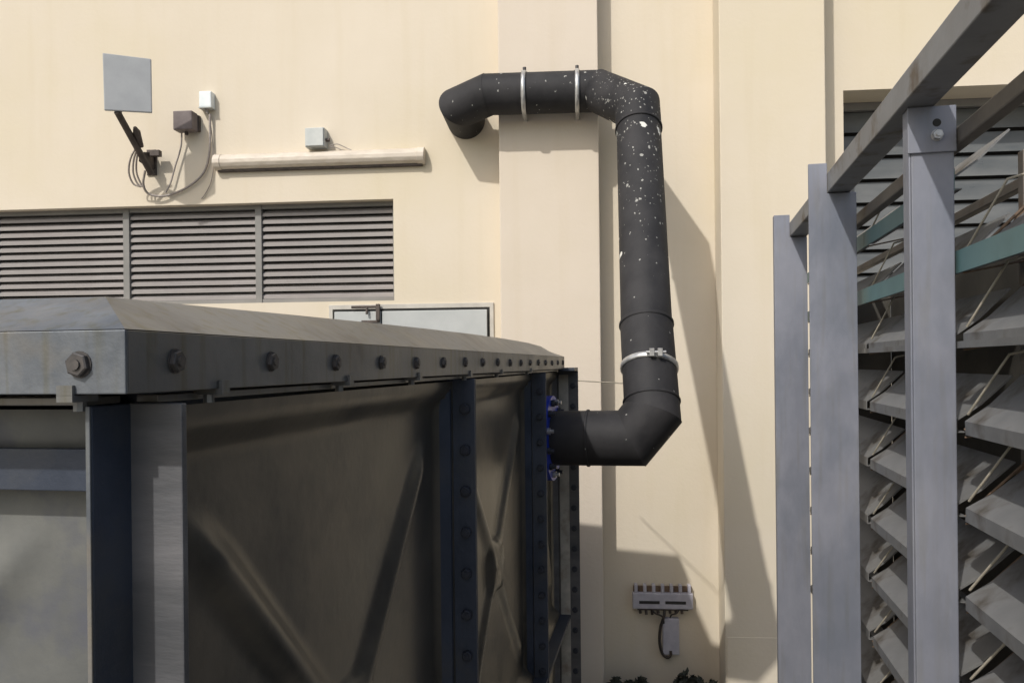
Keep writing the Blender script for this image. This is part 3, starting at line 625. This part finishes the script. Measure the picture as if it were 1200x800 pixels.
# ---------------------------------------------------------------- louvred screen at the right
Fr = SCRN
Q = Thing('louvre_screen', SCRN, (.53, 2.4, GR), 'tall louvred metal screen with grey posts and a square top rail at the right', 'louvre screen')
PVS = [1.02, 1.961, 2.88, 3.85]; RH0, RH1 = .566, .632
mb = MB(); mb.box(.482, .556, -.3, PVS[3] + .06, RH0, RH1); mb.build('top_rail', 'rail', Q, bevel=.003)
for k, v in enumerate(PVS):
    mb = MB(); dp = .05
    if k <= 1:
        mb.box(.500, .505, v, v + dp, GR, RH0 - .001); mb.box(.5051, .5935, v, v + .005, GR, RH0 - .001); mb.box(.5885, .5935, v + .0052, v + dp, GR, RH0 - .001)
    else:
        mb.box(.482, .572 - (.018 if k == 3 else 0), v + .006, v + dp, GR, RH0 - .001)
    p = mb.build('post', 'post', Q, bevel=.003)
    if k <= 1:
        mb = MB(); mb.box(.497, .597, v - .0065, v - .0005, RH0 - .105, RH0 - .003); mb.build('cap_plate', 'post', Q, p, bevel=.0015)
        put('bolt', BOLTL, Q, (.557, v - .0065, RH0 - .068), parent=p, rot=(0, .2, 0), scale=(.95, 1.2, .95))
        mb = MB(); mb.tube([(.557, v - .0072, RH0 - .040), (.557, v - .0066, RH0 - .040)], .009, 14); mb.build('bolt_hole', 'dark', Q, p)
    else:
        mb = MB(); XR = .572 - (.018 if k == 3 else 0); XL = .421 if k == 2 else .412; mb.quadprism([(XL, v, GR), (XR, v, GR), (XR, v, RH0 - .004), (.4805, v, RH0 - .004), (.4805, v, .664), (XL, v, .664)], (0, .0055, 0)); mb.box(XL, XL + .006, v + .0057, v + (.012 if k == 2 else .05), GR, .664)
        mb.build('face_plate', 'post', Q, p, bevel=.0015)
# inner posts and rails
UI = .735
for v in [-.1] + PVS + [4.17]:
    mb = MB(); mb.box(UI, UI + .03, v + .01, v + .04, GR, .46); mb.build('inner_post', 'tube', Q, bevel=.002)
mb = MB(); mb.quadprism([(.600, -.3, .478), (.630, -.3, .478), (.636, -.3, .497), (.630, -.3, .516), (.600, -.3, .516)], (0, PVS[3] + .30, 0)); mb.build('head_tube', 'tube', Q, bevel=.004)
mb = MB(); mb.box(.775, .80, -.3, PVS[3] + .30, .40, .425); mb.build('inner_rail', 'tube', Q, bevel=.002)
# blades
lips = [.385, .197, .028, -.165, -.355, -.55, -.745, -.94, -1.13]
blade_cache = {}
def blade(v0, v1, h, m):
    L = v1 - v0; key = (round(L, 3), m)
    if key not in blade_cache:
        b = MB(); prof = [(0, 0), (0, .030), (.052, .066), (.118, .128), (.121, .125), (.054, .062), (.003, .027), (.003, .003), (.018, .003), (.018, 0)]
        b.quadprism([(x, 0, z) for x, z in prof], (0, L, 0))
        me = bpy.data.meshes.new('blade'); me.from_pydata([tuple(p) for p in b.v], [], b.f); me.materials.append(M['blade'])
        bm = bmesh.new(); bm.from_mesh(me); bmesh.ops.recalc_face_normals(bm, faces=bm.faces); bm.to_mesh(me); bm.free(); blade_cache[key] = me
    o = put('blade', blade_cache[key], Q, (.605, v0, h)); o.rotation_euler = (0, random.uniform(-.05, .05), random.uniform(-.002, .002)); return o
bays = [(-.3, PVS[0]), (PVS[0], PVS[1]), (PVS[1], PVS[2]), (PVS[2], PVS[3])]
for bi, (a, b) in enumerate(bays):
    for h in lips:
        if h == .385 and bi < 2: continue
        v0, v1 = a + .045, b - .012 + (.36 if bi == 3 else 0)
        bl = blade(v0, v1, h, 0)
        if h > .19:
            mb = MB(); mb.box(.6005, .6045, a + .034, b + .030 + (.30 if bi == 3 else 0), h - .004, h + .046); mb.build('blade_lip', 'teal', Q, label='teal blade lip')  # teal strip on the two upper lips only
        if h == .028:
            mb = MB(); mb.box(.597, .6045, v0 - .02, v1 + .02, h - .002, h + .013); mb.build('blade_lip', 'blade', Q)
        # end brackets: sloping arm and a thin strut at the far end of each blade
        mb = MB()
        for vv in (v1 + .003,):
            mb.tube([(.606, vv, h + .010), (UI + .01, vv, h + .150)], .0035, 6); mb.tube([(.606, vv, h - .006), (UI + .01, vv, h + .02)], .0025, 6)
            mb.quadprism([(.690, vv, h + .062), (UI + .01, vv, h + .100), (UI + .01, vv, h + .150), (.715, vv, h + .120)], (0, .003, 0))
        mb.build('bracket', 'rust', Q)
        if bi in (1, 2):
            mb = MB(); mb.tube([(.612, v1 - .001, h + .045), (.66, v1 - .10, h + .175), (.745, v1 - .12, h + .196)], .0030, 6); mb.build('stay_wire', 'wire', Q)
mb = MB(); mb.box(.90, .93, -.3, 3.84, GR, .30); mb.box(.74, .899, 3.84, 3.86, GR, .30); mb.build('inner_casing', 'casing', Q)
